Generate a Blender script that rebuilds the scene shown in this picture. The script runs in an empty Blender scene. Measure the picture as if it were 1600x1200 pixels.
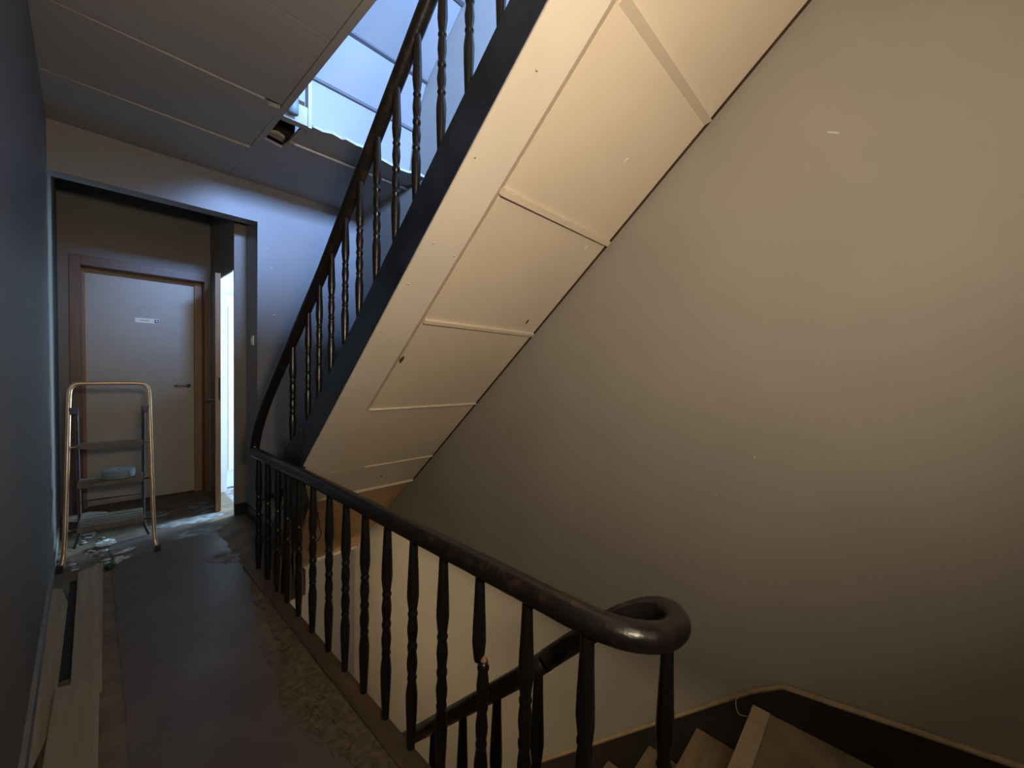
import bpy, bmesh, math, random
from mathutils import Vector, Matrix
random.seed(7)
S = bpy.context.scene
COL = S.collection
R = math.radians

# ------------------------------------------------------------------ camera
cam_d = bpy.data.cameras.new('camera'); cam = bpy.data.objects.new('camera', cam_d); COL.objects.link(cam)
cam_d.sensor_width = 36; cam_d.lens = 624 / 1600 * 36; cam_d.clip_start = .02; cam_d.clip_end = 100
_a, _p, _r = R(47), R(-1.75), R(1.2)
_F = Vector((math.sin(_a) * math.cos(_p), math.cos(_a) * math.cos(_p), math.sin(_p)))
_R = Vector((math.cos(_a), -math.sin(_a), 0)); _U = _R.cross(_F)
_R, _U = math.cos(_r) * _R + math.sin(_r) * _U, -math.sin(_r) * _R + math.cos(_r) * _U
cam.matrix_world = Matrix(((_R.x, _U.x, -_F.x, 0), (_R.y, _U.y, -_F.y, 0), (_R.z, _U.z, -_F.z, 1.35), (0, 0, 0, 1)))
S.camera = cam

# ------------------------------------------------------------------ world, daylight, exposure
S.view_settings.view_transform = 'Standard'; S.view_settings.look = 'None'
S.view_settings.gamma = 1; S.view_settings.use_curve_mapping = False
S.view_settings.exposure = 0.22
W = bpy.data.worlds.new('overcast_sky'); S.world = W; W.use_nodes = True
W.node_tree.nodes['Background'].inputs[0].default_value = (.42, .62, 1, 1)
W.node_tree.nodes['Background'].inputs[1].default_value = 1.2

def area_light(name, loc, target, sx, sy, power, color):
    d = bpy.data.lights.new(name, 'AREA'); d.shape = 'RECTANGLE'; d.size = sx; d.size_y = sy
    d.energy = power; d.color = color
    o = bpy.data.objects.new(name, d); COL.objects.link(o); o.location = loc
    o.rotation_euler = (Vector(target) - Vector(loc)).to_track_quat('-Z', 'Y').to_euler()
    return o
# daylight through the window of the storey above (behind the camera) and through the side room's window
FRONT_DAY = 1050; SIDE_DAY = 45; ROOM_DAY = 240; WORK = 29; LOW_LAMP = 52; FILL_GLOBE = 15
area_light('front_window_daylight', (.95, -1.42, 3.43), (.95, 3.9, 2.9), 1.6, .58, FRONT_DAY, (.31, .52, 1))
area_light('side_window_daylight', (-.32, 1.0, 4.5), (1.88, 1.2, 3.9), 1.4, 1.2, SIDE_DAY, (.36, .56, 1))
WL, WT = Vector((.06, -.55, 1.62)), Vector((1.35, 1.55, 2.72))     # builder's floodlight behind the viewpoint, aimed up at the stairs
area_light('floodlight_beam', WL, WT, .24, .17, WORK, (1, .79, .56)).data.spread = R(150)
area_light('room_window_daylight', (3.22, 4.77, 1.4), (.9, 4.6, 1.5), .95, 1.3, ROOM_DAY, (.50, .76, 1))

# ------------------------------------------------------------------ materials
MATS = {}
def _mat(name):
    m = bpy.data.materials.new(name); m.use_nodes = True
    nt = m.node_tree; b = nt.nodes['Principled BSDF']; MATS[name] = m
    return m, nt, b
def paint(name, col, rough=.5, var=.12, scale=3., bump=.05, bscale=120., spec=.5, col2=None, lo=.35, hi=.65, detail=5):
    m, nt, b = _mat(name)
    tc = nt.nodes.new('ShaderNodeTexCoord')
    n = nt.nodes.new('ShaderNodeTexNoise'); n.inputs['Scale'].default_value = scale; n.inputs['Detail'].default_value = detail
    nt.links.new(tc.outputs['Object'], n.inputs['Vector'])
    r = nt.nodes.new('ShaderNodeValToRGB'); nt.links.new(n.outputs['Fac'], r.inputs[0])
    c2 = col2 or tuple(c * (1 - var) for c in col)
    r.color_ramp.elements[0].position = lo; r.color_ramp.elements[1].position = hi
    r.color_ramp.elements[0].color = (*c2, 1); r.color_ramp.elements[1].color = (*col, 1)
    nt.links.new(r.outputs[0], b.inputs['Base Color'])
    b.inputs['Roughness'].default_value = rough; b.inputs['Specular IOR Level'].default_value = spec
    if bump:
        n2 = nt.nodes.new('ShaderNodeTexNoise'); n2.inputs['Scale'].default_value = bscale; n2.inputs['Detail'].default_value = 3
        nt.links.new(tc.outputs['Object'], n2.inputs['Vector'])
        bp = nt.nodes.new('ShaderNodeBump'); bp.inputs['Strength'].default_value = bump; bp.inputs['Distance'].default_value = .01
        nt.links.new(n2.outputs['Fac'], bp.inputs['Height']); nt.links.new(bp.outputs[0], b.inputs['Normal'])
    return m
def wood(name, c1, c2, rough=.5, stretch=(1, 12, 12), scale=4., bump=.15):
    m, nt, b = _mat(name)
    tc = nt.nodes.new('ShaderNodeTexCoord'); mp = nt.nodes.new('ShaderNodeMapping')
    mp.inputs['Scale'].default_value = stretch
    nt.links.new(tc.outputs['Object'], mp.inputs['Vector'])
    n = nt.nodes.new('ShaderNodeTexNoise'); n.inputs['Scale'].default_value = scale; n.inputs['Detail'].default_value = 6; n.inputs['Distortion'].default_value = .6
    nt.links.new(mp.outputs[0], n.inputs['Vector'])
    r = nt.nodes.new('ShaderNodeValToRGB'); nt.links.new(n.outputs['Fac'], r.inputs[0])
    r.color_ramp.elements[0].position = .3; r.color_ramp.elements[1].position = .7
    r.color_ramp.elements[0].color = (*c1, 1); r.color_ramp.elements[1].color = (*c2, 1)
    nt.links.new(r.outputs[0], b.inputs['Base Color']); b.inputs['Roughness'].default_value = rough
    bp = nt.nodes.new('ShaderNodeBump'); bp.inputs['Strength'].default_value = bump; bp.inputs['Distance'].default_value = .005
    nt.links.new(n.outputs['Fac'], bp.inputs['Height']); nt.links.new(bp.outputs[0], b.inputs['Normal'])
    return m
def emit(name, col, strength):
    m, nt, b = _mat(name)
    b.inputs['Base Color'].default_value = (*col, 1); b.inputs['Emission Color'].default_value = (*col, 1)
    b.inputs['Emission Strength'].default_value = strength
    return m

paint('wall_paint', (.25, .235, .212), .68, .10, 1.6, .04, 160)
paint('wall_paint_dark', (.165, .155, .142), .5, .12, 1.8, .05, 160)
paint('satin_paint', (.19, .192, .20), .38, .10, 1.5, .03, 90)
paint('ceiling_paint', (.30, .29, .285), .6, .10, 1.3, .06, 220)
paint('white_paint', (.72, .72, .72), .5, .08, 2., .04, 90)
paint('soffit_paint', (.56, .495, .41), .55, .09, 1.6, .05, 120)
paint('soffit_trim_paint', (.56, .52, .46), .45, .08, 2.5, .05, 70)
paint('batten_shade', (.075, .078, .085), .6, .1, 9., .05, 60)  # darkened so the upper battens carry the shade of their undersides
paint('boxing_paint', (.30, .30, .30), .6, .1, 9., .1, 60)
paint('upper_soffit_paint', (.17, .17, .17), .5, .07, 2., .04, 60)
paint('black_gloss', (.008, .0075, .0075), .32, .4, 14., .10, 45)
paint('string_black', (.008, .012, .024), .33, .3, 5., .22, 26, col2=(.017, .026, .05))
paint('rail_black', (.009, .008, .008), .29, .3, 24., .14, 50, col2=(.035, .02, .012), lo=.3, hi=.46)
paint('rail_worn', (.04, .025, .016), .32, .3, 16., .15, 60, col2=(.012, .010, .009), lo=.35, hi=.7)
paint('bare_wood', (.28, .16, .085), .7, .3, 20., .2, 60)
paint('floor_base', (.20, .155, .10), .8, .3, 7., .35, 60, col2=(.09, .07, .05), lo=.3, hi=.7)
paint('glue', (.16, .125, .08), .85, .3, 38., .5, 160, col2=(.085, .065, .045), lo=.38, hi=.66, detail=9)
paint('linoleum', (.135, .112, .10), .42, .3, 4., .08, 130, col2=(.088, .074, .068), lo=.3, hi=.7)
paint('dust', (.30, .30, .31), .85, .3, 14., .3, 60, col2=(.12, .12, .12), lo=.4, hi=.65)
wood('board_wood', (.26, .205, .135), (.35, .28, .19), .75, (14, 1, 14), 3., .2)
wood('edge_wood', (.06, .042, .03), (.11, .075, .05), .55, (14, 1, 14), 3., .2)
wood('tread_wood', (.20, .15, .085), (.30, .23, .14), .6, (1, 9, 9), 3., .2)
wood('door_brown', (.085, .042, .025), (.13, .065, .038), .45, (10, 10, 1), 4., .1)
wood('door_edge', (.21, .12, .065), (.29, .17, .095), .5, (14, 14, 1), 4., .1)
paint('door_leaf_grey', (.42, .395, .345), .45, .08, 2.5, .03, 90)
wood('plywood', (.42, .27, .14), (.50, .33, .18), .6, (1, 6, 6), 3., .08)
paint('skirting_grey', (.26, .26, .25), .5, .25, 9., .1, 60)
paint('black_baseboard', (.018, .017, .017), .4, .3, 9., .1, 50)
paint('plaster_white', (.50, .49, .46), .8, .2, 30., .3, 90)
paint('cavity_brown', (.06, .032, .015), .9, .4, 14., .4, 40, col2=(.02, .012, .006))
paint('frame_gold', (.66, .50, .32), .35, .2, 14., .03, 60)
MATS['frame_gold'].node_tree.nodes['Principled BSDF'].inputs['Metallic'].default_value = .55
paint('ladder_dark', (.055, .05, .046), .5, .3, 14., .08, 60)
paint('tread_rubber', (.17, .145, .115), .6, .35, 18., .15, 60)
paint('blue_plastic', (.014, .03, .11), .4, .2, 5., 0)
paint('rubber_black', (.012, .012, .012), .6, .2, 5., 0)
paint('tape_blue', (.20, .27, .31), .55, .2, 12., .05, 60)
paint('tape_core', (.36, .38, .38), .7, .2, 12., .05, 60)
paint('bottle_green', (.01, .075, .03), .3, .2, 9., 0)
paint('sign_white', (.9, .84, .76), .4, .05, 5., 0)
paint('sign_ink', (.30, .24, .16), .6, .1, 5., 0)
paint('sign_blue', (.03, .06, .22), .4, .1, 5., 0)
paint('steel', (.35, .35, .36), .35, .1, 9., 0)
MATS['steel'].node_tree.nodes['Principled BSDF'].inputs['Metallic'].default_value = .8
paint('switch_white', (.62, .62, .60), .4, .05, 5., 0)
paint('cable_dark', (.02, .018, .016), .5, .2, 5., 0)
emit('lamp_glow_below', (1, .74, .44), 0)
m, nt, b = _mat('clear_plastic')
b.inputs['Base Color'].default_value = (.82, .86, .9, 1); b.inputs['Roughness'].default_value = .25; b.inputs['Alpha'].default_value = .75
m, nt, b = _mat('window_glass')
b.inputs['Base Color'].default_value = (.95, .98, 1, 1); b.inputs['Roughness'].default_value = .02; b.inputs['Transmission Weight'].default_value = 1; b.inputs['IOR'].default_value = 1.01

# ------------------------------------------------------------------ helpers
def link_mesh(name, verts, faces, mat, parent=None, smooth=False, bevel=0):
    me = bpy.data.meshes.new(name)
    bm = bmesh.new(); vs = [bm.verts.new(v) for v in verts]; bm.verts.index_update()
    for f in faces:
        try: bm.faces.new([vs[i] for i in f])
        except ValueError: pass
    if bevel: bmesh.ops.bevel(bm, geom=list(bm.edges), offset=bevel, segments=2, affect='EDGES', profile=.7)
    bmesh.ops.recalc_face_normals(bm, faces=bm.faces[:])
    for f in bm.faces: f.smooth = smooth
    bm.to_mesh(me); bm.free(); me.materials.append(MATS[mat])
    o = bpy.data.objects.new(name, me); COL.objects.link(o)
    if parent: o.parent = parent
    return o
BF = [(0, 1, 3, 2), (4, 6, 7, 5), (0, 4, 5, 1), (2, 3, 7, 6), (0, 2, 6, 4), (1, 5, 7, 3)]
def bverts(a, b): return [(x, y, z) for x in (a[0], b[0]) for y in (a[1], b[1]) for z in (a[2], b[2])]
def box(name, a, b, mat, parent=None, bevel=0): return link_mesh(name, bverts(a, b), BF, mat, parent, bevel=bevel)
def boxes(name, lst, mat, parent=None):
    V = []; Fc = []
    for a, b in lst:
        k = len(V); V += bverts(a, b); Fc += [tuple(i + k for i in f) for f in BF]
    return link_mesh(name, V, Fc, mat, parent)
def prism(name, poly, axis, lo, hi, mat, parent=None, bevel=0):
    """polygon in the two other axes (in XYZ order), extruded along axis"""
    n = len(poly); V = []
    for t in (lo, hi):
        for p in poly:
            c = list(p); c.insert(axis, t); V.append(tuple(c))
    Fc = [tuple(range(n)), tuple(range(2 * n - 1, n - 1, -1))] + [(i, (i + 1) % n, n + (i + 1) % n, n + i) for i in range(n)]
    return link_mesh(name, V, Fc, mat, parent, bevel=bevel)
def catmull(pts, k=8):
    P = [Vector(p) for p in pts]; P = [2 * P[0] - P[1]] + P + [2 * P[-1] - P[-2]]; out = []
    for i in range(1, len(P) - 2):
        for s in range(k):
            t = s / k; a, b, c, d = P[i - 1:i + 3]
            out.append(.5 * (2 * b + (c - a) * t + (2 * a - 5 * b + 4 * c - d) * t * t + (3 * b - a - 3 * c + d) * t ** 3))
    out.append(P[-2]); return out
def tube(name, pts, rad, mat, parent=None, seg=14, sx=1., sy=1.):
    pts = [Vector(p) for p in pts]; n = len(pts); V = []; Fc = []; up = Vector((0, 0, 1)); nrm = None
    for i, p in enumerate(pts):
        t = (pts[min(i + 1, n - 1)] - pts[max(i - 1, 0)]).normalized()
        if nrm is None:
            nrm = up - t * up.dot(t)
            if nrm.length < .05: nrm = Vector((1, 0, 0)) - t * t.x
        else: nrm = nrm - t * nrm.dot(t)
        nrm.normalize(); bn = t.cross(nrm); r = rad[i] if isinstance(rad, (list, tuple)) else rad
        for s in range(seg):
            a = 2 * math.pi * s / seg; V.append(tuple(p + (nrm * math.cos(a) * sy + bn * math.sin(a) * sx) * r))
    for i in range(n - 1):
        for s in range(seg):
            Fc.append((i * seg + s, i * seg + (s + 1) % seg, (i + 1) * seg + (s + 1) % seg, (i + 1) * seg + s))
    Fc += [tuple(range(seg)), tuple(range((n - 1) * seg, n * seg))]
    return link_mesh(name, V, Fc, mat, parent, smooth=True)
def lathe_mesh(name, prof, mat, seg=14):
    V = []; Fc = []
    for r, z in prof:
        for s in range(seg):
            a = 2 * math.pi * s / seg; V.append((r * math.cos(a), r * math.sin(a), z))
    for i in range(len(prof) - 1):
        for s in range(seg): Fc.append((i * seg + s, i * seg + (s + 1) % seg, (i + 1) * seg + (s + 1) % seg, (i + 1) * seg + s))
    Fc += [tuple(range(seg)), tuple(range((len(prof) - 1) * seg, len(prof) * seg))]
    o = link_mesh(name, V, Fc, mat, None, smooth=True); me = o.data; bpy.data.objects.remove(o); return me
def inst(name, me, loc, parent=None, scale=(1, 1, 1), rot=(0, 0, 0)):
    o = bpy.data.objects.new(name, me); COL.objects.link(o); o.location = loc; o.scale = scale; o.rotation_euler = rot
    if parent: o.parent = parent
    return o
def empty(name, loc=(0, 0, 0), rz=0):
    o = bpy.data.objects.new(name, None); COL.objects.link(o); o.location = loc; o.rotation_euler = (0, 0, rz); o.empty_display_size = .1
    return o
def tag(o, label, cat, group=None, kind=None):
    o['label'] = label; o['category'] = cat
    if group: o['group'] = group
    if kind: o['kind'] = kind
    return o
def structure(o, label, cat): return tag(o, label, cat, kind='structure')

# ------------------------------------------------------------------ key measures (metres; landing floor at z = 0)
XL, XR, YB = -.15, 1.88, 3.90       # left wall, right wall, back wall of the stairwell
XE = .775                           # landing edge
ZC = 2.88                           # ceiling
YF = -1.25                          # front wall behind the camera
sof = lambda y: 2.98 - .90 * y      # underside line of the upper flight

# ------------------------------------------------------------------ walls
structure(boxes('wall_left', [((XL - .15, YF - .15, -3.2), (XL, 5.6, 3.85)), ((XL - .15, YF - .15, 5.15), (XL, 5.6, 6.2)), ((XL - .15, YF - .15, 3.85), (XL, .25, 5.15)), ((XL - .15, 1.75, 3.85), (XL, 5.6, 5.15))], 'wall_paint_dark'), 'dark grey painted wall along the left side of the corridor', 'wall')
wr = structure(box('wall_right', (XR, YF - .15, -3.2), (XR + .15, YB + .343, 6.2), 'wall_paint'), 'tall taupe grey stairwell wall on the right', 'wall')
wb = structure(boxes('wall_back', [((1.005, YB, -3.2), (XR, YB + .343, 6.2)), ((XL, YB, 2.565), (1.005, YB + .13, 6.2)), ((XL, YB, -3.2), (1.005, YB + .343, -.25))], 'satin_paint'),
               'blue grey satin back wall of the stairwell with header over the corridor', 'wall')
structure(boxes('wall_corridor', [((.914, 4.243, 0), (1.03, 4.262, 3.0)), ((.914, 5.14, 0), (1.03, 5.3, 3.0)), ((.914, 4.262, 2.20), (1.03, 5.14, 3.0))], 'wall_paint_dark'),
          'dark corridor side wall around the ajar brown door', 'wall')
structure(boxes('wall_far', [((XL, 5.22, 0), (-.085, 5.5, 3.0)), ((-.085, 5.22, 2.30), (.914, 5.5, 3.0)), ((.90, 5.22, 0), (.914, 5.5, 2.30)), ((-.085, 5.44, 0), (.90, 5.5, 2.3))], 'wall_paint_dark'),
          'dark wall above the brown framed door at the corridor end', 'wall')
structure(boxes('wall_front', [((XL, YF - .15, -3.2), (XR, YF, 3.12)), ((XL, YF - .15, 3.74), (XR, YF, 6.2)), ((XL, YF - .15, 3.12), (.1, YF, 3.74)), ((1.8, YF - .15, 3.12), (XR, YF, 3.74))], 'wall_paint'),
          'wall behind the viewpoint holding the upper window', 'wall')
w1 = structure(boxes('window_1', [((.1, YF - .1, 3.12), (.14, YF - .05, 3.74)), ((1.76, YF - .1, 3.12), (1.8, YF - .05, 3.74)), ((.14, YF - .1, 3.12), (1.76, YF - .05, 3.16)), ((.14, YF - .1, 3.70), (1.76, YF - .05, 3.74)), ((.93, YF - .1, 3.16), (.96, YF - .05, 3.70))], 'white_paint'),
               'white framed low window on the storey above', 'window')
structure(boxes('window_3', [((XL - .1, .25, 3.85), (XL - .05, .29, 5.15)), ((XL - .1, 1.71, 3.85), (XL - .05, 1.75, 5.15)), ((XL - .1, .29, 3.85), (XL - .05, 1.71, 3.89)), ((XL - .1, .29, 5.11), (XL - .05, 1.71, 5.15))], 'white_paint'),
               'white framed side window on the storey above', 'window')
structure(box('roof_ceiling', (XL, YF, 6.0), (XR, YB, 6.2), 'white_paint'), 'white ceiling far above the upper stairs', 'ceiling')
structure(box('floor_below', (XL, YF, -3.3), (XR, YB, -3.2), 'floor_base'), 'floor of the storey below the stairwell', 'floor')

# small white scuffs on the walls
def scuff(p, axis, w, h, rot=0):
    v = []
    for (a, b_) in ((-w, -h * .4), (w * .8, -h), (w, h * .5), (-w * .6, h)):
        c, s = math.cos(rot), math.sin(rot); q = [a * c - b_ * s, a * s + b_ * c]
        v.append(q)
    return v
for (y, z, w, h, r) in ((.17, 2.25, .022, .0035, .5), (.38, 1.02, .006, .002, 1.), (.52, .83, .003, .003, 0), (3.3, -.85, .012, .006, .7), (2.6, -.6, .007, .003, .9), (1.7, .25, .006, .002, .3)):
    prism('scuff_mark', [(y + a, z + b_) for a, b_ in scuff(None, 0, w, h, r)], 0, XR - .0012, XR + .001, 'plaster_white', wr)
for (x, z, w, h) in ((1.08, 2.36, .006, .003), (1.11, 2.2, .007, .006), (1.13, 1.8, .009, .004), (1.3, 1.1, .006, .004), (1.22, 1.9, .004, .003)):
    prism('scuff_mark', [(x + a, z + b_) for a, b_ in scuff(None, 1, w, h, .3)], 1, YB - .0012, YB + .001, 'plaster_white', wb)

# ------------------------------------------------------------------ floor of the landing
fl = structure(boxes('floor', [((XL, YF, -.17), (XE, 2.78, 0)), ((XL, 2.78, -.17), (1.0, YB, 0)), ((XL, YB, -.17), (1.005, 5.44, 0)), ((XE, YF, -.17), (XR, .325, 0))], 'floor_base'),
               'landing and corridor floor with worn subfloor showing at its edges', 'floor')
# linoleum sheet with torn edges
def torn(x, y0, y1, n, amp, drift):
    return [(x + drift(t / n) + random.uniform(-amp, amp), y0 + (y1 - y0) * t / n) for t in range(n + 1)]
left_e = torn(.07, -1.0, 4.3, 46, .006, lambda t: .0 + .05 * t)
def dr(t):
    y = -1.0 + 5.3 * t
    return {True: 0}.get(False, 0) if False else (-.10 if y < 1.1 else (-.10 - .03 * math.sin((y - 1.1) * 2.2) if y < 2.5 else -.07 + .07 * min(1, (y - 2.5) / .6)))
right_e = torn(.725, -1.0, 4.3, 110, .011, dr)
lino = prism('linoleum', left_e + right_e[::-1], 2, 0, .004, 'linoleum', fl); lino['label'] = 'dark brown worn linoleum sheet'
# old glue and torn backing beside the railing
gl = prism('glue_residue', torn(.56, .7, 2.6, 40, .02, lambda t: .0 + .05 * math.sin(9 * t) + .06 * t) + torn(.715, .7, 2.6, 30, .004, lambda t: 0)[::-1], 2, .0, .0055, 'glue', fl)
gl['label'] = 'ochre glue residue and torn backing'
for i in range(70):
    y = random.triangular(1.15, 2.3, 1.5); x = random.uniform(.555, .66); a = random.uniform(0, 3.14); l = random.uniform(.008, .028)
    prism('backing_flake', [(x - l * math.cos(a), y - l * math.sin(a)), (x + l * math.cos(a), y + l * math.sin(a)), (x + l * .5 * math.cos(a) + .006, y + l * .5 * math.sin(a) + .006)], 2, .0055, .008 + random.uniform(0, .006), random.choice(['glue', 'glue', 'floor_base']), fl)
ne = box('edge_board', (.715, .36, 0), (XE + .012, 3.1, .012), 'edge_wood', fl, bevel=.003)
box('edge_board', (XE, .36, -.24), (XE + .02, 2.78, 0), 'edge_wood', fl)
# dust patches at the far end
for (cx, cy, rx, ry) in ((.62, 4.35, .26, .12), (.62, 4.0, .2, .1), (.3, 4.75, .3, .16), (.66, 3.35, .1, .14), (.75, 4.7, .12, .3)):
    poly = [(cx + rx * math.cos(t) * random.uniform(.6, 1.1), cy + ry * math.sin(t) * random.uniform(.6, 1.1)) for t in [k * 2 * math.pi / 26 for k in range(26)]]
    prism('dust_patch', poly, 2, .0, .0048, 'dust', fl)
# loose planks and black strips painting the shade inside the slots by the left wall
shade_strip = prism('slot_shade', [(-.086, 2.5), (-.05, 2.5), (-.04, 3.62), (-.068, 3.62)], 2, 0, .003, 'rubber_black', fl)
shade_strip2 = prism('slot_shade', [(-.138, 1.5), (-.118, 1.5), (-.118, 2.34), (-.134, 2.34)], 2, 0, .003, 'rubber_black', fl)
def plank(poly, z0, z1, label):
    o = prism('floor_board', poly, 2, z0, z1, 'board_wood', fl, bevel=.002); o['label'] = label
plank([(-.148, 1.9), (-.09, 2.2), (-.082, 2.6), (-.072, 3.3), (-.10, 3.52), (-.148, 3.56)], 0, .010, 'narrow grey board against the left wall')
plank([(-.050, 2.30), (.040, 2.30), (.076, 3.78), (-.036, 3.70)], 0, .020, 'long loose board')
plank([(-.117, 1.45), (.012, 1.45), (.034, 2.36), (-.090, 2.40)], .0205, .036, 'near loose board lying over the long one')
sk = structure(boxes('baseboard_left', [((XL, YF, 0), (XL + .014, 2.9, .085)), ((XL, 2.93, 0), (XL + .012, 4.6, .08))], 'skirting_grey'), 'scuffed light grey skirting along the left wall', 'baseboard')

# ------------------------------------------------------------------ baseboards
structure(boxes('baseboard_pier', [((.914, 4.233, 0), (1.0, 4.243, .105)), ((.995, YB, 0), (1.005, 4.243, .105))], 'black_baseboard'), 'black baseboard around the pier beside the ajar door', 'baseboard')
structure(prism('baseboard_back', [(1.005, 0), (XR, 0), (XR, .56), (1.25, .285), (1.005, .185)], 1, YB - .018, YB, 'black_baseboard'), 'black rising skirting behind the winding steps on the back wall', 'baseboard')
bz = lambda y: .395 - .975 * (y - .0)
structure(prism('baseboard_right', [(YF, .0), (.31, .0), (.31, -.26), (2.9, -2.95), (2.9, -2.44), (.36, .045), (.25, .128), (-.34, .215), (YF, .23)], 0, XR - .02, XR, 'black_baseboard'), 'dark kinked stair skirting on the right wall', 'baseboard')
cap = structure(tube('trim_1', [(XR - .012, YF, .236), (XR - .012, -.34, .222), (XR - .012, .25, .134), (XR - .012, .36, .05), (XR - .012, 2.9, -2.43)], .0125, 'tread_wood', None, 8, 1.1, .8), 'thin brown cap moulding over the stair skirting on the right wall', 'trim')

# ------------------------------------------------------------------ ceiling over the landing
ce = structure(boxes('ceiling', [((XL, YF, 2.915), (.835, YB, 3.06)), ((.835, 3.03, 3.0), (XR, YB, 3.06)), ((.835, 2.80, 3.0), (.985, 3.03, 3.06)), ((.835, YF, 2.915), (XR, .12, 3.06))], 'cavity_brown'), 'ceiling of the landing clad with grey boards', 'ceiling')
ys = [YF, -.03, .63, 1.29, 1.95, 2.635, 3.275, YB]
sag = {1.95: .000, 2.635: .011, 3.275: .017}
for y0, y1 in zip(ys, ys[1:]):
    d = sag.get(y0, 0); x0, x1 = XL, .80
    zz = ZC
    a = [(x0, y0 + .003, zz), (x1, y0 + .003, zz - d), (x1, y1 - .003, zz - d * .15), (x0, y1 - .003, zz)]
    if abs(y0 - 2.635) < .01:   # torn corner by the opening
        a = [(x0, y0 + .003, zz), (.715, y0 + .003, zz - d), (.75, y0 + .05, zz - d), (.762, y0 + .035, zz - d), (.79, y0 + .03, zz - d), (x1, y0 + .022, zz - d), (x1, y1 - .003, zz - d * .15), (x0, y1 - .003, zz)]
    n = len(a); V = a + [(p[0], p[1], 2.912) for p in a]
    Fc = [tuple(range(n)), tuple(range(2 * n - 1, n - 1, -1))] + [(i, (i + 1) % n, n + (i + 1) % n, n + i) for i in range(n)]
    link_mesh('ceiling_panel', V, Fc, 'ceiling_paint', ce)
box('opening_trim', (.804, YF, ZC - .004), (.838, 2.80, 2.915), 'ceiling_paint', ce)
box('opening_fascia', (.838, .12, 2.895), (.85, 2.64, 3.09), 'boxing_paint', ce)
# boards beyond the opening, with the broken edge and the cut hole
edge = [(1.0, 2.765), (1.02, 2.74), (1.08, 2.745), (1.13, 2.72), (1.2, 2.735), (1.22, 2.715), (1.3, 2.73), (1.36, 2.72), (1.42, 2.76), (1.55, 2.78), (1.66, 2.80), (1.75, 2.79), (1.79, 2.75), (XR, 2.76)]
prism('ceiling_panel', edge + [(XR, 3.016), (1.0, 3.016), (.97, 3.016), (.97, 2.765)], 2, ZC + .012, ZC + .03, 'ceiling_paint', ce)
prism('ceiling_panel', [(.806, 3.10), (.957, 3.14), (.97, 3.022), (XR, 3.022), (XR, YB), (.806, YB)], 2, ZC, ZC + .018, 'ceiling_paint', ce)
prism('ceiling_panel', [(.806, 2.80), (.84, 2.80), (.842, 3.105), (.806, 3.097)], 2, ZC, ZC + .018, 'ceiling_paint', ce)
prism('torn_board_edge', [(.85, 3.05), (.9, 3.03), (.95, 3.06), (.955, 3.12), (.85, 3.09)], 2, ZC + .03, ZC + .05, 'board_wood', ce)
box('cover_batten', (1.0, 3.012, ZC - .006), (XR, 3.026, ZC + .002), 'white_paint', ce)
# broken white boxing at the corner of the opening
prism('plaster_boxing', [(.845, 2.885), (.99, 2.885), (1.0, 2.93), (1.0, 3.0), (.9, 3.0), (.88, 2.965), (.845, 2.95)], 1, 2.745, 2.80, 'boxing_paint', ce)
box('plaster_boxing', (.985, 2.735, 2.875), (1.005, 2.79, 3.16), 'boxing_paint', ce)
tube('pipe_stub', [(.885, 2.70, 2.90), (.885, 2.70, 3.0)], .03, 'tape_blue', ce, 14)

# far corridor ceiling, room beside the corridor
structure(box('ceiling_corridor', (XL, YB + .13, 2.935), (.914, 5.22, 3.08), 'white_paint'), 'white ceiling strip of the far corridor behind the header', 'ceiling')
structure(box('floor_room', (1.005, 4.243, -.1), (3.2, 5.3, 0), 'dust'), 'dusty floor of the bright side room', 'floor')
structure(boxes('wall_room', [((.914, 5.3, 0), (3.2, 5.42, 2.9)), ((1.03, 4.243, 2.8), (3.2, 5.3, 2.9)), ((3.1, 4.243, 0), (3.2, 5.3, .7)), ((3.1, 4.243, 2.3), (3.2, 5.3, 2.8)), ((XR + .15, 4.14, 0), (3.2, 4.243, 2.9))], 'white_paint'), 'white walls of the bright side room seen through the door gap', 'wall')
structure(boxes('window_2', [((3.12, 4.243, .7), (3.17, 4.29, 2.3)), ((3.12, 5.25, .7), (3.17, 5.3, 2.3)), ((3.12, 4.29, .7), (3.17, 5.25, .75)), ((3.12, 4.29, 2.25), (3.17, 5.25, 2.3))], 'white_paint'), 'white window of the side room', 'window')

# ------------------------------------------------------------------ doors
d1 = structure(empty('door_1', (.39, 5.3, 0)), 'grey flush door in a brown frame at the corridor end', 'door')
def dp(*a, **k):
    o = box(*a, **k); o.parent = d1; o.location = -Vector(d1.location); return o
dp('door_leaf', (.005, 5.38, .008), (.80, 5.42, 2.182), 'door_leaf_grey', None, .003)
dp('frame_post', (-.084, 5.20, 0), (-.012, 5.42, 2.30), 'door_brown', None, .003)
dp('frame_post', (.862, 5.20, 0), (.898, 5.42, 2.30), 'door_brown', None, .003)
dp('frame_head', (-.012, 5.20, 2.215), (.862, 5.42, 2.298), 'door_brown', None, .003)
dp('door_stop', (-.012, 5.355, 0), (.012, 5.38, 2.215), 'door_edge', None, .002)
dp('door_stop', (.80, 5.345, 0), (.862, 5.39, 2.215), 'door_edge', None, .002)
dp('door_stop', (.012, 5.355, 2.182), (.80, 5.38, 2.215), 'door_edge', None, .002)
hd = tube('door_handle', [(.755, 5.378, 1.13), (.755, 5.335, 1.13), (.745, 5.325, 1.132), (.63, 5.325, 1.135)], .008, 'steel', None, 10); hd.parent = d1; hd.location = -Vector(d1.location)
tube('handle_plate', [(.755, 5.381, 1.13), (.755, 5.374, 1.13)], .02, 'steel', None, 14).parent = hd
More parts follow.
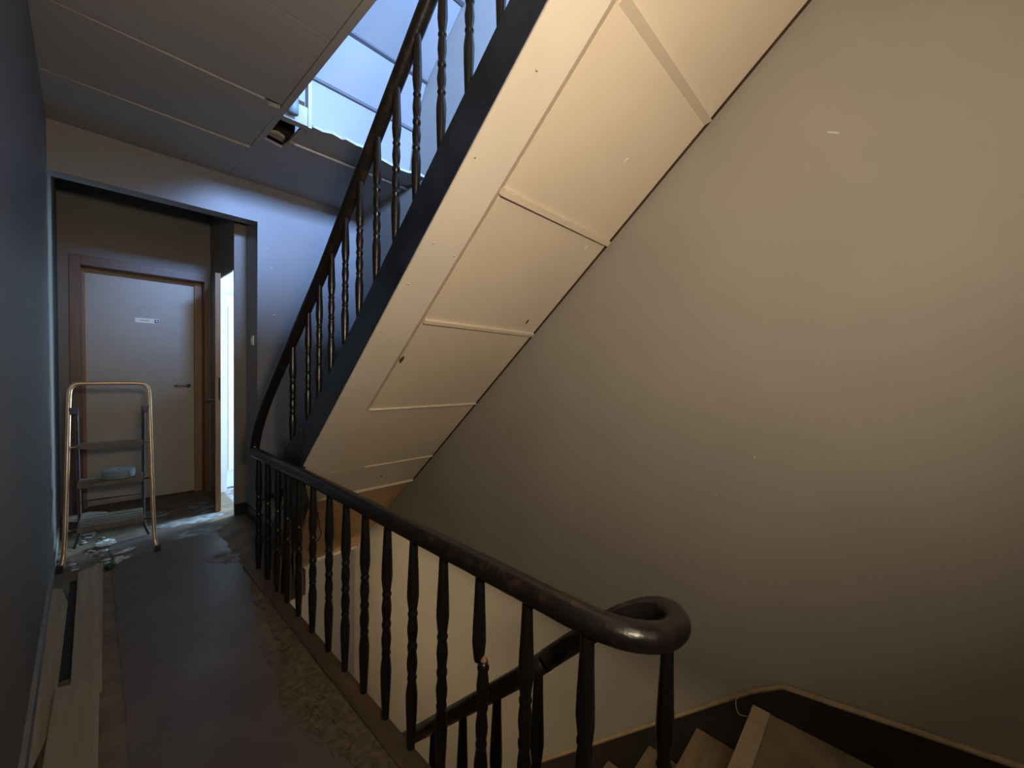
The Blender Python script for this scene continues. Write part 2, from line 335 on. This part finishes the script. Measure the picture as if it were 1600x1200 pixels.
# plate on the door: pale strip with unreadable small lettering and a blue pictogram field
sg = tag(empty('door_sign', (.435, 5.38, 1.78)), 'small cream name strip with blue pictogram square on the grey door', 'sign')
def sp(name, x0, x1, z0, z1, y0, y1, mat):
    return box(name, (x0 - .435, y0 - 5.38, z0 - 1.78), (x1 - .435, y1 - 5.38, z1 - 1.78), mat, sg)
sp('plate', .345, .524, 1.758, 1.804, 5.375, 5.38, 'sign_white')
sp('pictogram_field', .487, .520, 1.762, 1.797, 5.374, 5.3752, 'sign_blue')
x = .384
for k, (w, h) in enumerate(((.006, .011), (.005, .008), (.005, .008), (.005, .008), (.003, .011), (.005, .008), (.006, .011), (.003, .009), (.005, .008))):
    sp('lettering', x, x + w, 1.777, 1.777 + h, 5.3744, 5.3752, 'sign_ink'); x += w + .0025
sp('pictogram', .499, .509, 1.775, 1.791, 5.3735, 5.3742, 'sign_white'); sp('pictogram', .506, .514, 1.770, 1.777, 5.3735, 5.3742, 'sign_white')

# ajar door: leaf from the far hinge to the edge near the viewer
d2 = structure(empty('door_2', (.925, 5.13, 0)), 'brown door standing ajar with pale edge, bright room behind', 'door')
e = Vector((.836 - .925, 4.455 - 5.13)); L = e.length; d2.rotation_euler = (0, 0, math.atan2(e.y, e.x))
box('door_leaf', (0, -.02, .006), (L - .006, .02, 2.19), 'door_brown', d2, .002)
box('leaf_edge', (L - .006, -.02, .006), (L, .02, 2.19), 'door_edge', d2, .001)
box('lock_plate', (L - .001, .002, 1.035), (L + .0015, .018, 1.24), 'rubber_black', d2)
hb = tube('door_handle', [(L - .06, -.02, 1.04), (L - .06, -.06, 1.04), (L - .17, -.065, 1.04)], .008, 'steel', d2, 10)
f2 = structure(boxes('trim_2', [((.905, 5.125, 0), (1.04, 5.14, 2.2)), ((.905, 4.262, 2.185), (1.04, 5.125, 2.2))], 'white_paint'), 'pale lining of the ajar doorway', 'trim')
d3 = structure(box('door_3', (1.0, 5.265, .01), (1.62, 5.30, 2.12), 'white_paint', None, .004), 'white panel door inside the bright side room', 'door')
boxes('door_moulding', [((1.08, 5.259, .2), (1.09, 5.266, 2.0)), ((1.09, 5.259, 1.99), (1.54, 5.266, 2.0)), ((1.09, 5.259, .2), (1.54, 5.266, .21)), ((1.54, 5.259, .2), (1.55, 5.266, 2.0))], 'white_paint', d3)
tube('hinge', [(1.008, 5.258, .36), (1.008, 5.258, .44)], .008, 'steel', d3, 10)
# light switch on the pier
sw = tag(empty('light_switch', (1.005, 4.033, 1.575)), 'small white light switch on the narrow wall beside the ajar door', 'switch')
box('switch_plate', (-.008, -.035, -.04), (0, .035, .04), 'switch_white', sw, .003)
box('rocker', (-.014, -.016, -.02), (-.0075, .016, .02), 'switch_white', sw, .002)

# ------------------------------------------------------------------ upper flight
XS0, XS1 = .855, .905       # outer string
st = tag(empty('staircase', (.88, 2.6, 0)), 'upper stair flight with black side board and cream boarded underside', 'staircase')
def stp(o, p=None):
    if p is None: o.parent = st; o.location = -Vector(st.location)
    else: o.parent = p
    return o
YT = .10                                        # top of flight
stp(prism('string_board', [(YT, sof(YT) - .0), (2.72, sof(2.72)), (2.72, sof(2.72) + .21), (YT, sof(YT) + .21)], 0, XS0, XS1, 'string_black', None, .003))
# newel post with a turned upper shaft
nw = stp(prism('newel_post', [(2.437, .80), (2.437, .66), (2.36, .575), (2.82, -.07), (2.73, .03), (2.73, .84), (2.437, 1.0)], 0, .846, .872, 'black_gloss', None, .004))
# black lining board below the first winder
stp(link_mesh('lining_board', [(.86, 2.70, .55), (1.04, 2.86, .42), (1.25, 3.75, -.38), (1.25, 3.88, -.55), (.90, 3.0, -.25), (.86, 2.76, -.12), (.86, 2.72, .50), (1.02, 2.87, .42), (1.22, 3.75, -.38), (1.22, 3.88, -.55), (.87, 3.0, -.25), (.84, 2.76, -.12)],
          [(0, 1, 2, 3, 4, 5), (6, 11, 10, 9, 8, 7), (0, 6, 7, 1), (1, 7, 8, 2), (2, 8, 9, 3), (3, 9, 10, 4), (4, 10, 11, 5), (5, 11, 6, 0)], 'black_gloss'))
# treads and risers of the straight part
rise, going = .222, .2467
n0 = 2.70
k = 0; z = .888
Y = n0
while Y > YT:
    y1 = Y; y0 = Y - going
    zt = sof(y1) + .262
    stp(box('tread', (XS1, y0, zt - .02), (XR, y1 + .018, zt), 'tread_wood', None, .004))
    stp(box('riser', (XS1, y1 - .02, max(zt - rise, sof(y1) + .03)), (XR, y1, zt - .02), 'string_black'))
    Y -= going
# winding steps at the foot
wz = [.0, .21, .42, .63]
wp = [(1.0, 3.87), (1.52, 3.88), (1.86, 3.62), (1.86, 3.10), (1.86, 2.72)]
for i in range(4):
    a = wp[i]; b_ = wp[i + 1]; zt = .20 + .20 * i
    poly = [(.917, 2.76), a] + ([(1.86, 3.88)] if i == 1 else []) + [b_]
    stp(prism('winder_tread', poly, 2, zt - .03, zt, 'tread_wood'))
    dx, dy = a[0] - .917, a[1] - 2.76; l = math.hypot(dx, dy); nx, ny = -dy / l * -.018, dx / l * -.018
    stp(prism('winder_riser', [(.917, 2.76), a, (a[0] + nx, a[1] + ny), (.917 + nx, 2.76 + ny)], 2, zt - .2, zt - .03, 'wall_paint_dark'))
# cream boarded underside: each panel its own board, battens over the joints
t_dir = Vector((0, -1, .9)).normalized()
def slab(name, x0, x1, ya, yb, d0, d1, mat, bev=.0):
    """board under the flight between ya and yb; d0, d1 = depth below the underside line"""
    nrm = Vector((0, -.9, -1)).normalized()
    V = []
    for xx in (x0, x1):
        for yy in (ya, yb):
            for d in (d0, d1):
                p = Vector((xx, yy, sof(yy))) + nrm * d; V.append(tuple(p))
    return stp(link_mesh(name, V, BF, mat, None, bevel=bev))
js = [.02, .597, 1.067, 1.563, 2.067, 2.56, 2.83]
for ya, yb in zip(js, js[1:]):
    slab('soffit_panel', 1.078 if yb < 2.1 else 1.04, XR - .026, ya + .0015, yb - .0015, -.022, -.010, 'soffit_paint')
slab('soffit_trim', XS0 + .004, 1.042, .02, 2.835, -.020, .008, 'soffit_trim_paint', .002)
def chamfer(x0, x1, da, db, ya, yb, dya, dyb):
    nrm = Vector((0, -.9, -1)).normalized(); V = []
    for xx, dx in ((x0, da), (x1, db)):
        for yy, dy in ((ya, dya), (yb, dyb)):
            for d in (-.03, dx + dy): V.append(tuple(Vector((xx, yy, sof(yy))) + nrm * d))
    return stp(link_mesh('soffit_batten', V, BF, 'soffit_paint', None))
chamfer(1.040, 1.080, .008, -.017, .02, 2.06, 0, 0)
chamfer(1.085, XR - .027, .006, .006, .586, .612, 0, -.019)
for yj, w, d, x0 in ((1.067, .020, .006, 1.07), (1.563, .016, .005, 1.075), (2.067, .006, .002, 1.07), (2.56, .006, .0, 1.30), (2.83, .010, .008, 1.0)):
    slab('soffit_batten', x0, XR - .026, yj - w / 2, yj + w / 2, -.012, d, 'soffit_paint', .0012)
pv = slab('plywood_panel', 1.0, XR - .005, 2.85, 3.86, -.05, -.035, 'plywood'); pv['label'] = 'bare plywood board closing the foot of the flight'
slab('wall_gap_shade_strip', XR - .026, XR - .001, .02, 2.84, -.022, -.0125, 'cavity_brown')  # dark flush strip painting the shade of the gap at the wall
slab('plywood_edge', 1.0, XR - .005, 3.84, 3.872, -.045, -.015, 'plaster_white')
tube_pts = catmull([(1.16, 3.0, sof(3.0) + .01), (1.22, 3.12, sof(3.12) - .035), (1.30, 3.3, sof(3.3) - .03), (1.29, 3.55, sof(3.55) + .01)], 6)
stp(tube('cable', tube_pts, .004, 'cable_dark', None, 6))
# nail heads, torn bits and a plaster blob
def sofpt(x, y, d): return Vector((x, y, sof(y))) + Vector((0, -.9, -1)).normalized() * d
for (x, y) in ((.885, 1.02), (.893, 1.42), (.887, 1.62), (.905, 1.27), (1.02, 1.29), (.9, 2.0), (1.04, 2.3), (.93, .8)):
    p = sofpt(x, y, .008); stp(tube('nail_head', [p, p + Vector((0, -.9, -1)).normalized() * .004], .0035, 'plaster_white', None, 7))
for (x, y, l, m_) in ((1.07, 1.75, .018, 'cavity_brown'), (1.73, 1.50, .014, 'cavity_brown'), (1.56, .83, .016, 'soffit_trim_paint'), (1.73, 1.12, .012, 'soffit_trim_paint'), (1.5, 2.7, .01, 'cavity_brown'), (1.35, 2.62, .012, 'plaster_white'), (1.12, 2.075, .010, 'plaster_white')):
    p = sofpt(x, y, -.010 if x > 1.08 else .008)
    q = [p + Vector((a * l, b_ * l, -.9 * b_ * l)) for a, b_ in ((-.4, -.2), (.1, -1), (.4, -.3), (.2, .9), (-.2, .5))]
    nn = Vector((0, -.9, -1)).normalized() * .0035; V = [tuple(v - nn) for v in q] + [tuple(v + nn) for v in q]
    stp(link_mesh('torn_spot', V, [(0, 1, 2, 3, 4), (9, 8, 7, 6, 5)] + [(i, (i + 1) % 5, 5 + (i + 1) % 5, 5 + i) for i in range(5)], m_))

# ------------------------------------------------------------------ next flight above, seen through the opening
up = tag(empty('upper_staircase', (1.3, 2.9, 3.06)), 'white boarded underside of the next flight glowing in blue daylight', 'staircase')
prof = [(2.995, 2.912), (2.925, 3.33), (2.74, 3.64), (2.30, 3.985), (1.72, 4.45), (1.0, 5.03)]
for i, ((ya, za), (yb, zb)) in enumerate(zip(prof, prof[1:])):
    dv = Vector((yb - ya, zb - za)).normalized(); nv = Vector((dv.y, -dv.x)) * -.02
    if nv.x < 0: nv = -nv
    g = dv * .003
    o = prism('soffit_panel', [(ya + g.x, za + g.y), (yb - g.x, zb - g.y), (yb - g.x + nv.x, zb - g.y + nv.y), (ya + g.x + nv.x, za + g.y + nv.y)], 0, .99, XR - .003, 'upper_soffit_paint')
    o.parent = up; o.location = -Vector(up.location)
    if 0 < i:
        o = prism('soffit_batten', [(ya - .014, za - .016), (ya + .012, za - .022), (ya + .022, za + .01), (ya - .004, za + .016)], 0, .99, XR - .004, 'batten_shade', None)
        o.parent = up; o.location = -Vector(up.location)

# ------------------------------------------------------------------ lower flight
lo = tag(empty('lower_staircase', (1.4, .4, -.2)), 'descending stair flight with tan worn treads at the lower right', 'staircase')
def lp(o): o.parent = lo; o.location = -Vector(lo.location); return o
lp(box('nosing', (.80, .285, -.035), (XR - .02, .347, .009), 'board_wood', None, .004))
o = lp(box('landing_cover', (XE + .03, -1.0, 0), (XR - .02, .285, .004), 'floor_base')); o['label'] = 'worn beige covering on the landing above the steps'
lr, lg = .225, .214
for i in range(11):
    zt = -lr * (i + 1); y0 = .325 + lg * i
    lp(box('tread', (.93, y0, zt - .03), (XR - .02, y0 + lg + .02, zt), 'tread_wood', None, .003))
    lp(box('riser', (.93, y0, zt), (XR - .02, y0 + .015, zt + lr - .03), 'black_gloss'))
lp(prism('string_board', [(.33, .03), (2.85, -2.60), (2.85, -2.95), (.33, -.32)], 0, .885, .93, 'string_black'))

lp(tube('loose_wire', catmull([(XR - .022, .36, .07), (XR - .05, .40, .02), (XR - .06, .39, -.03), (XR - .045, .36, -.035)], 6), .0022, 'board_wood', None, 6))

# ------------------------------------------------------------------ railings
prof = [(.0, .0110), (.015, .0120), (.10, .0145), (.20, .0175), (.27, .0185), (.315, .0150), (.335, .0125), (.342, .0155), (.352, .0155), (.360, .0125),
        (.385, .0155), (.42, .0170), (.455, .0140), (.475, .0125), (.482, .0155), (.492, .0160), (.502, .0155), (.510, .0125), (.53, .0140), (.57, .0170), (.61, .0150), (.632, .0125),
        (.640, .0158), (.650, .0158), (.658, .0125), (.68, .0150), (.73, .0188), (.80, .0175), (.90, .0145), (.985, .0125), (1., .0120)]
bal = lathe_mesh('baluster', [(r, t) for t, r in prof], 'black_gloss', 14)
HR = .033
lrg = tag(empty('landing_railing', (.78, 1.8, 0)), 'black landing railing with turned balusters and looped handrail end', 'railing')
def rp(o, p): o.parent = p; o.location = Vector(o.location) - Vector(p.location); return o
ZR = .787
path = [Vector((.78, y, ZR - .012 * max(0, (y - 2.0)))) for y in (3.085, 2.6, 2.1, 1.6, 1.2, .9, .62)]
loop = catmull([(.78, .62, ZR), (.782, .53, .785), (.792, .45, .781), (.820, .385, .776), (.875, .338, .770), (.945, .335, .765), (.995, .375, .758), (.998, .435, .738), (.965, .51, .69), (.93, .60, .607), (.912, .69, .515)], 8)
rl = [HR] * (len(path) - 1) + [HR - .005 * max(0, min(1, (i / (len(loop) - 1) - .3) / .4)) for i in range(len(loop))]
rp(tube('handrail', path[:-1] + loop, rl, 'rail_black', None, 18), lrg)['label'] = 'black handrail ending in a worn loop'
ybal = [2.99, 2.80, 2.61, 2.44, 2.265, 2.075, 1.88, 1.705, 1.53, 1.356, 1.18, 1.01, .827, .656, .482]
for i, y in enumerate(ybal):
    zt = ZR - .02 - .012 * max(0, y - 2.0)
    if abs(y - .827) < .01:        # snapped baluster, the halves out of line
        pb = lathe_mesh('baluster', [(r, t) for t, r in prof if t < .66] + [(.0125, .672)], 'black_gloss')
        pt = lathe_mesh('baluster', [(.0125, .66)] + [(r, t) for t, r in prof if t > .67], 'black_gloss')
        rp(inst('baluster', pb, (.78, y - .004, .0), None, (1.1, 1.1, zt), (R(.6), 0, 0)), lrg)['label'] = 'snapped lower half'
        rp(inst('baluster', pt, (.78, y + .006, 0), None, (1.1, 1.1, zt), (R(-.4), 0, 0)), lrg)
        rp(tube('splinter', [(.78, y - .012, zt * .655), (.781, y - .010, zt * .675), (.782, y - .013, zt * .692)], [.012, .010, .002], 'bare_wood', None, 7), lrg)
        continue
    rp(inst('baluster', bal, (.78 if y > .5 else .787, y, 0), None, (1.12, 1.12, zt), (0, 0, random.uniform(0, 6))), lrg)
rp(inst('baluster', bal, (.915, .345, -.10), None, (1.12, 1.12, .84)), lrg)

lw = tag(empty('lower_stair_railing', (.9, .8, -.3)), 'black railing descending with the lower flight behind the landing balusters', 'railing')
zr2 = lambda y: 1.18 - .975 * y
rp(tube('handrail', [(.912, .69, .513), (.905, .78, zr2(.78)), (.90, 1.0, zr2(1.0)), (.90, 2.6, zr2(2.6))], .028, 'rail_black', None, 16), lw)
for y in (.545, .713, .881, 1.047, 1.215, 1.383, 1.55, 1.72, 1.89):
    zb = .33 * 0 + (.03 - 1.0437 * (y - .33)) + .0
    rp(inst('baluster', bal, (.905, y, zb), None, (1.1, 1.1, zr2(y) - .01 - zb)), lw)

ur = tag(empty('upper_stair_railing', (.88, 2.4, 1)), 'black railing rising along the upper flight with swept handrail', 'railing')
zr3 = lambda y: sof(y) + .89
upath = [(.782, 3.105, .772), (.79, 3.11, .83), (.80, 3.075, .94), (.815, 2.99, 1.085), (.832, 2.86, 1.245), (.852, 2.66, 1.455), (.868, 2.46, 1.655), (.878, 2.25, zr3(2.25)), (.88, 2.0, zr3(2.0)), (.88, 1.2, zr3(1.2)), (.88, .10, zr3(.1))]
rp(tube('handrail', catmull(upath, 6), .030, 'rail_black', None, 16), ur)
for y in (.28, .435, .59, .745, .90, 1.047, 1.195, 1.35, 1.495, 1.65, 1.808, 1.955, 2.115, 2.27, 2.425):
    zb = sof(y) + .205
    top = zr3(y) - .012 if y < 2.3 else (1.835 - .012 if y < 2.3 else (1.685 - .012))
    rp(inst('baluster', bal, (.88, y, zb), None, (1.0, 1.0, top - zb), (0, 0, random.uniform(0, 6))), ur)
rp(inst('baluster', bal, (.862, 2.62, .86), None, (1.15, 1.15, 1.485 - .86)), ur)

# ------------------------------------------------------------------ stepladder
la = tag(empty('stepladder', (.12, 3.83, 0), R(-3)), 'folding stepladder with gold tube frame and three dark treads beside the left wall', 'ladder')
def gy(z): return .17 * z
fr = []
for s in (1, -1):
    pts = [(s * .236, -.015, .0), (s * .226, -.005, .05), (s * .217, gy(.16), .16), (s * .209, gy(.6), .6), (s * .203, gy(1.0), 1.0)]
    fr.append(pts)
top = [(.201, gy(1.1), 1.10), (.196, gy(1.16), 1.165), (.175, gy(1.2), 1.20), (.14, gy(1.21), 1.208), (0, gy(1.21), 1.21), (-.14, gy(1.21), 1.208), (-.175, gy(1.2), 1.20), (-.196, gy(1.16), 1.165), (-.201, gy(1.1), 1.10)]
tube('gold_frame', catmull(fr[0] + top + fr[1][::-1], 5), .0125, 'frame_gold', la, 10)
for s in (1, -1):
    box('rubber_foot', (s * .236 - .017, -.035, 0), (s * .236 + .017, .008, .042), 'rubber_black', la, .004)
    def by(z): return gy(1.02) + .012 + (1.02 - z) * .20
    tube('rear_leg', catmull([(s * .168, gy(1.02) + .012, 1.02), (s * .168, by(.6), .6), (s * .168, by(.2), .2), (s * .175, by(.1) + .0, .10), (s * .20, by(.03), .012)], 5), .010, 'ladder_dark', la, 10)
    box('hinge_cap', (s * .18 - .022, gy(1.02) - .012, .995), (s * .18 + .022, gy(1.02) + .03, 1.045), 'blue_plastic', la, .006)
    for zz in (.79, .53, .245):
        tube('pivot_pin', [(s * .165, gy(zz) + .004, zz - .012), (s * .214, gy(zz) + .0, zz - .012)], .006, 'ladder_dark' if zz < .7 else 'steel', la, 8)
for zz in (.79, .53, .245):
    ya, yb = gy(zz) - .012, gy(1.02) + (1.02 - zz) * .20 + .015
    tr = box('step_tread', (-.164, ya, zz - .028), (.164, yb, zz), 'tread_rubber', la, .004)
    for q in range(5):
        yy = ya + .02 + q * (yb - ya - .04) / 4
        box('tread_rib', (-.155, yy - .004, zz - .001), (.155, yy + .004, zz + .003), 'tread_rubber', tr)
tube('brace_bar', [(-.168, by(.36), .36), (.168, by(.36), .36)], .006, 'ladder_dark', la, 8)
tp = tag(empty('tape_roll', (.165, 4.0, .534)), 'blue grey roll of tape lying on the middle ladder tread', 'tape roll')
V = []; Fc = []; rr = [(.03, .0), (.03, .055), (.035, .058), (.082, .058), (.086, .054), (.086, .004), (.082, 0)]
N = 28
for r_, z_ in rr:
    for s in range(N): a = 2 * math.pi * s / N; V.append((r_ * math.cos(a), r_ * math.sin(a), z_))
for i in range(len(rr)):
    for s in range(N): j = (i + 1) % len(rr); Fc.append((i * N + s, i * N + (s + 1) % N, j * N + (s + 1) % N, j * N + s))
link_mesh('tape_winding', V, Fc, 'tape_blue', tp, smooth=False)
V = []; Fc = []; rr = [(.024, .003), (.024, .057), (.0305, .057), (.0305, .003)]
for r_, z_ in rr:
    for s in range(N): a = 2 * math.pi * s / N; V.append((r_ * math.cos(a), r_ * math.sin(a), z_))
for i in range(4):
    for s in range(N): j = (i + 1) % 4; Fc.append((i * N + s, i * N + (s + 1) % N, j * N + (s + 1) % N, j * N + s))
link_mesh('tape_core', V, Fc, 'tape_core', tp, smooth=False)

# ------------------------------------------------------------------ rubble around the ladder
def chunk_mesh(r, mat):
    V = []; 
    o = None
    bm = bmesh.new(); bmesh.ops.create_icosphere(bm, subdivisions=2, radius=r)
    for v in bm.verts: v.co *= random.uniform(.7, 1.15); v.co.z = max(v.co.z * .55, -r * .3)
    me = bpy.data.meshes.new('plaster_chunk'); bm.to_mesh(me); bm.free(); me.materials.append(MATS[mat]); return me
cm = [chunk_mesh(.02, 'plaster_white'), chunk_mesh(.02, 'plaster_white'), chunk_mesh(.02, 'board_wood'), chunk_mesh(.02, 'dust')]
for i in range(58):
    x = random.uniform(-.125, .10) if i % 5 else random.uniform(.09, .22); y = random.uniform(3.78, 4.9) if i % 5 else random.uniform(3.75, 4.1); s = random.uniform(.25, 1.0)
    o = inst('plaster_chunk', cm[random.choice((0, 0, 1, 1, 2, 3))], (x, y, .0055 * s + .003), None, (s * random.uniform(.7, 1.9), s * random.uniform(.7, 1.5), s * random.uniform(.5, .9)), (0, 0, random.uniform(0, 6)))
    kind_ = o.data.materials[0].name
    tag(o, {'plaster_white': 'small chalk white plaster crumb scattered under the stepladder', 'board_wood': 'small brown wood crumb scattered under the stepladder', 'dust': 'small grey mortar crumb scattered under the stepladder'}[kind_], 'rubble',
        {'plaster_white': 'white plaster crumbs under the stepladder', 'board_wood': 'brown wood crumbs under the stepladder', 'dust': 'grey mortar crumbs under the stepladder'}[kind_])
def crumple(name, loc, r, mat, label, cat, sc=(1, 1, 1), rz=0):
    bm = bmesh.new(); bmesh.ops.create_icosphere(bm, subdivisions=3, radius=r)
    for v in bm.verts: v.co *= random.uniform(.72, 1.1); v.co = Vector((v.co.x * sc[0], v.co.y * sc[1], v.co.z * sc[2]))
    me = bpy.data.meshes.new(name); bm.to_mesh(me); bm.free(); me.materials.append(MATS[mat])
    o = bpy.data.objects.new(name, me); COL.objects.link(o); o.location = loc; o.rotation_euler = (0, 0, rz); return tag(o, label, cat)
crumple('plastic_wrap', (.0, 4.95, .035), .06, 'clear_plastic', 'crumpled clear plastic wrap behind the stepladder', 'plastic', (2.2, 1, .55))
crumple('plastic_wrap', (.10, 4.16, .025), .045, 'clear_plastic', 'small crumpled plastic scrap under the lowest ladder tread', 'plastic', (1.3, 1, .5))
crumple('paper_scrap', (.19, 3.93, .012), .04, 'plaster_white', 'torn white paper scrap in front of the stepladder', 'paper', (1.7, .6, .25), .5)
bo = tag(empty('glue_tube', (.11, 3.68, 0), R(62)), 'small white tube with green cap lying near the stepladder', 'tube')
tube('tube_body', catmull([(.02, 0, .018), (.05, 0, .018), (.1, .004, .016), (.14, .01, .010)], 5), [.016] * 6 + [.019] * 5 + [.016] * 4 + [.012], 'plaster_white', bo, 12)
tube('cap', [(-.03, 0, .02), (.0, 0, .02), (.022, 0, .019)], [.018, .020, .020], 'bottle_green', bo, 14)

# ------------------------------------------------------------------ warm lamps of the stairwell and an added fill globe
wk = tag(empty('work_floodlight', (.06, -.55, 0)), 'builder floodlight on a thin tripod behind the viewpoint', 'lamp')
q = (WT - WL).to_track_quat('-Z', 'Y'); hd = empty('lamp_head', (0, 0, WL.z)); hd.parent = wk; hd.rotation_mode = 'QUATERNION'; hd.rotation_quaternion = q
box('housing', (-.14, -.105, .015), (.14, .105, .07), 'rubber_black', hd, .006)
boxes('bezel', [((-.14, -.105, .002), (-.123, .105, .015)), ((.123, -.105, .002), (.14, .105, .015)), ((-.123, -.105, .002), (.123, -.088, .015)), ((-.123, .088, .002), (.123, .105, .015))], 'rubber_black', hd)
box('lens', (-.122, -.087, .004), (.122, .087, .014), 'switch_white', hd)
tube('pole', [(-.06, -.07, .35), (-.06, -.07, 1.70)], .012, 'rubber_black', wk, 10)
for k in range(3):
    a = k * 2.094 + .4; tube('leg', [(-.06, -.07, .42), (-.06 + .11 * math.cos(a), -.07 + .28 * math.sin(a) - .1, .006)], .008, 'rubber_black', wk, 8)
emit('fill_globe_glow', (1, .80, .52), FILL_GLOBE / (4 * math.pi ** 2 * .08 ** 2))  # unseen globe added as warm fill for the floor and left wall
def ceiling_globe(loc, label, glow, r, drop):
    e = tag(empty('ceiling_lamp', loc), label, 'lamp')
    tube('ceiling_rose', [(0, 0, 0), (0, 0, -.03)], .05, 'switch_white', e, 18); tube('stem', [(0, 0, -.03), (0, 0, -drop + r * .8)], .008, 'switch_white', e, 8)
    bm = bmesh.new(); bmesh.ops.create_uvsphere(bm, u_segments=20, v_segments=12, radius=r)
    for f in bm.faces: f.smooth = True
    me = bpy.data.meshes.new('globe'); bm.to_mesh(me); bm.free(); me.materials.append(MATS[glow]); g = bpy.data.objects.new('globe', me); COL.objects.link(g); g.parent = e; g.location = (0, 0, -drop)
MATS['lamp_glow_below'].node_tree.nodes['Principled BSDF'].inputs['Emission Strength'].default_value = LOW_LAMP / (4 * math.pi ** 2 * .05 ** 2)
ceiling_globe((.36, 2.75, -.17), 'warm globe lamp under the landing, lighting the storey below', 'lamp_glow_below', .05, .135)
ceiling_globe((.30, -.7, ZC), 'added warm fill globe on the ceiling, unseen behind the viewpoint', 'fill_globe_glow', .08, .35)
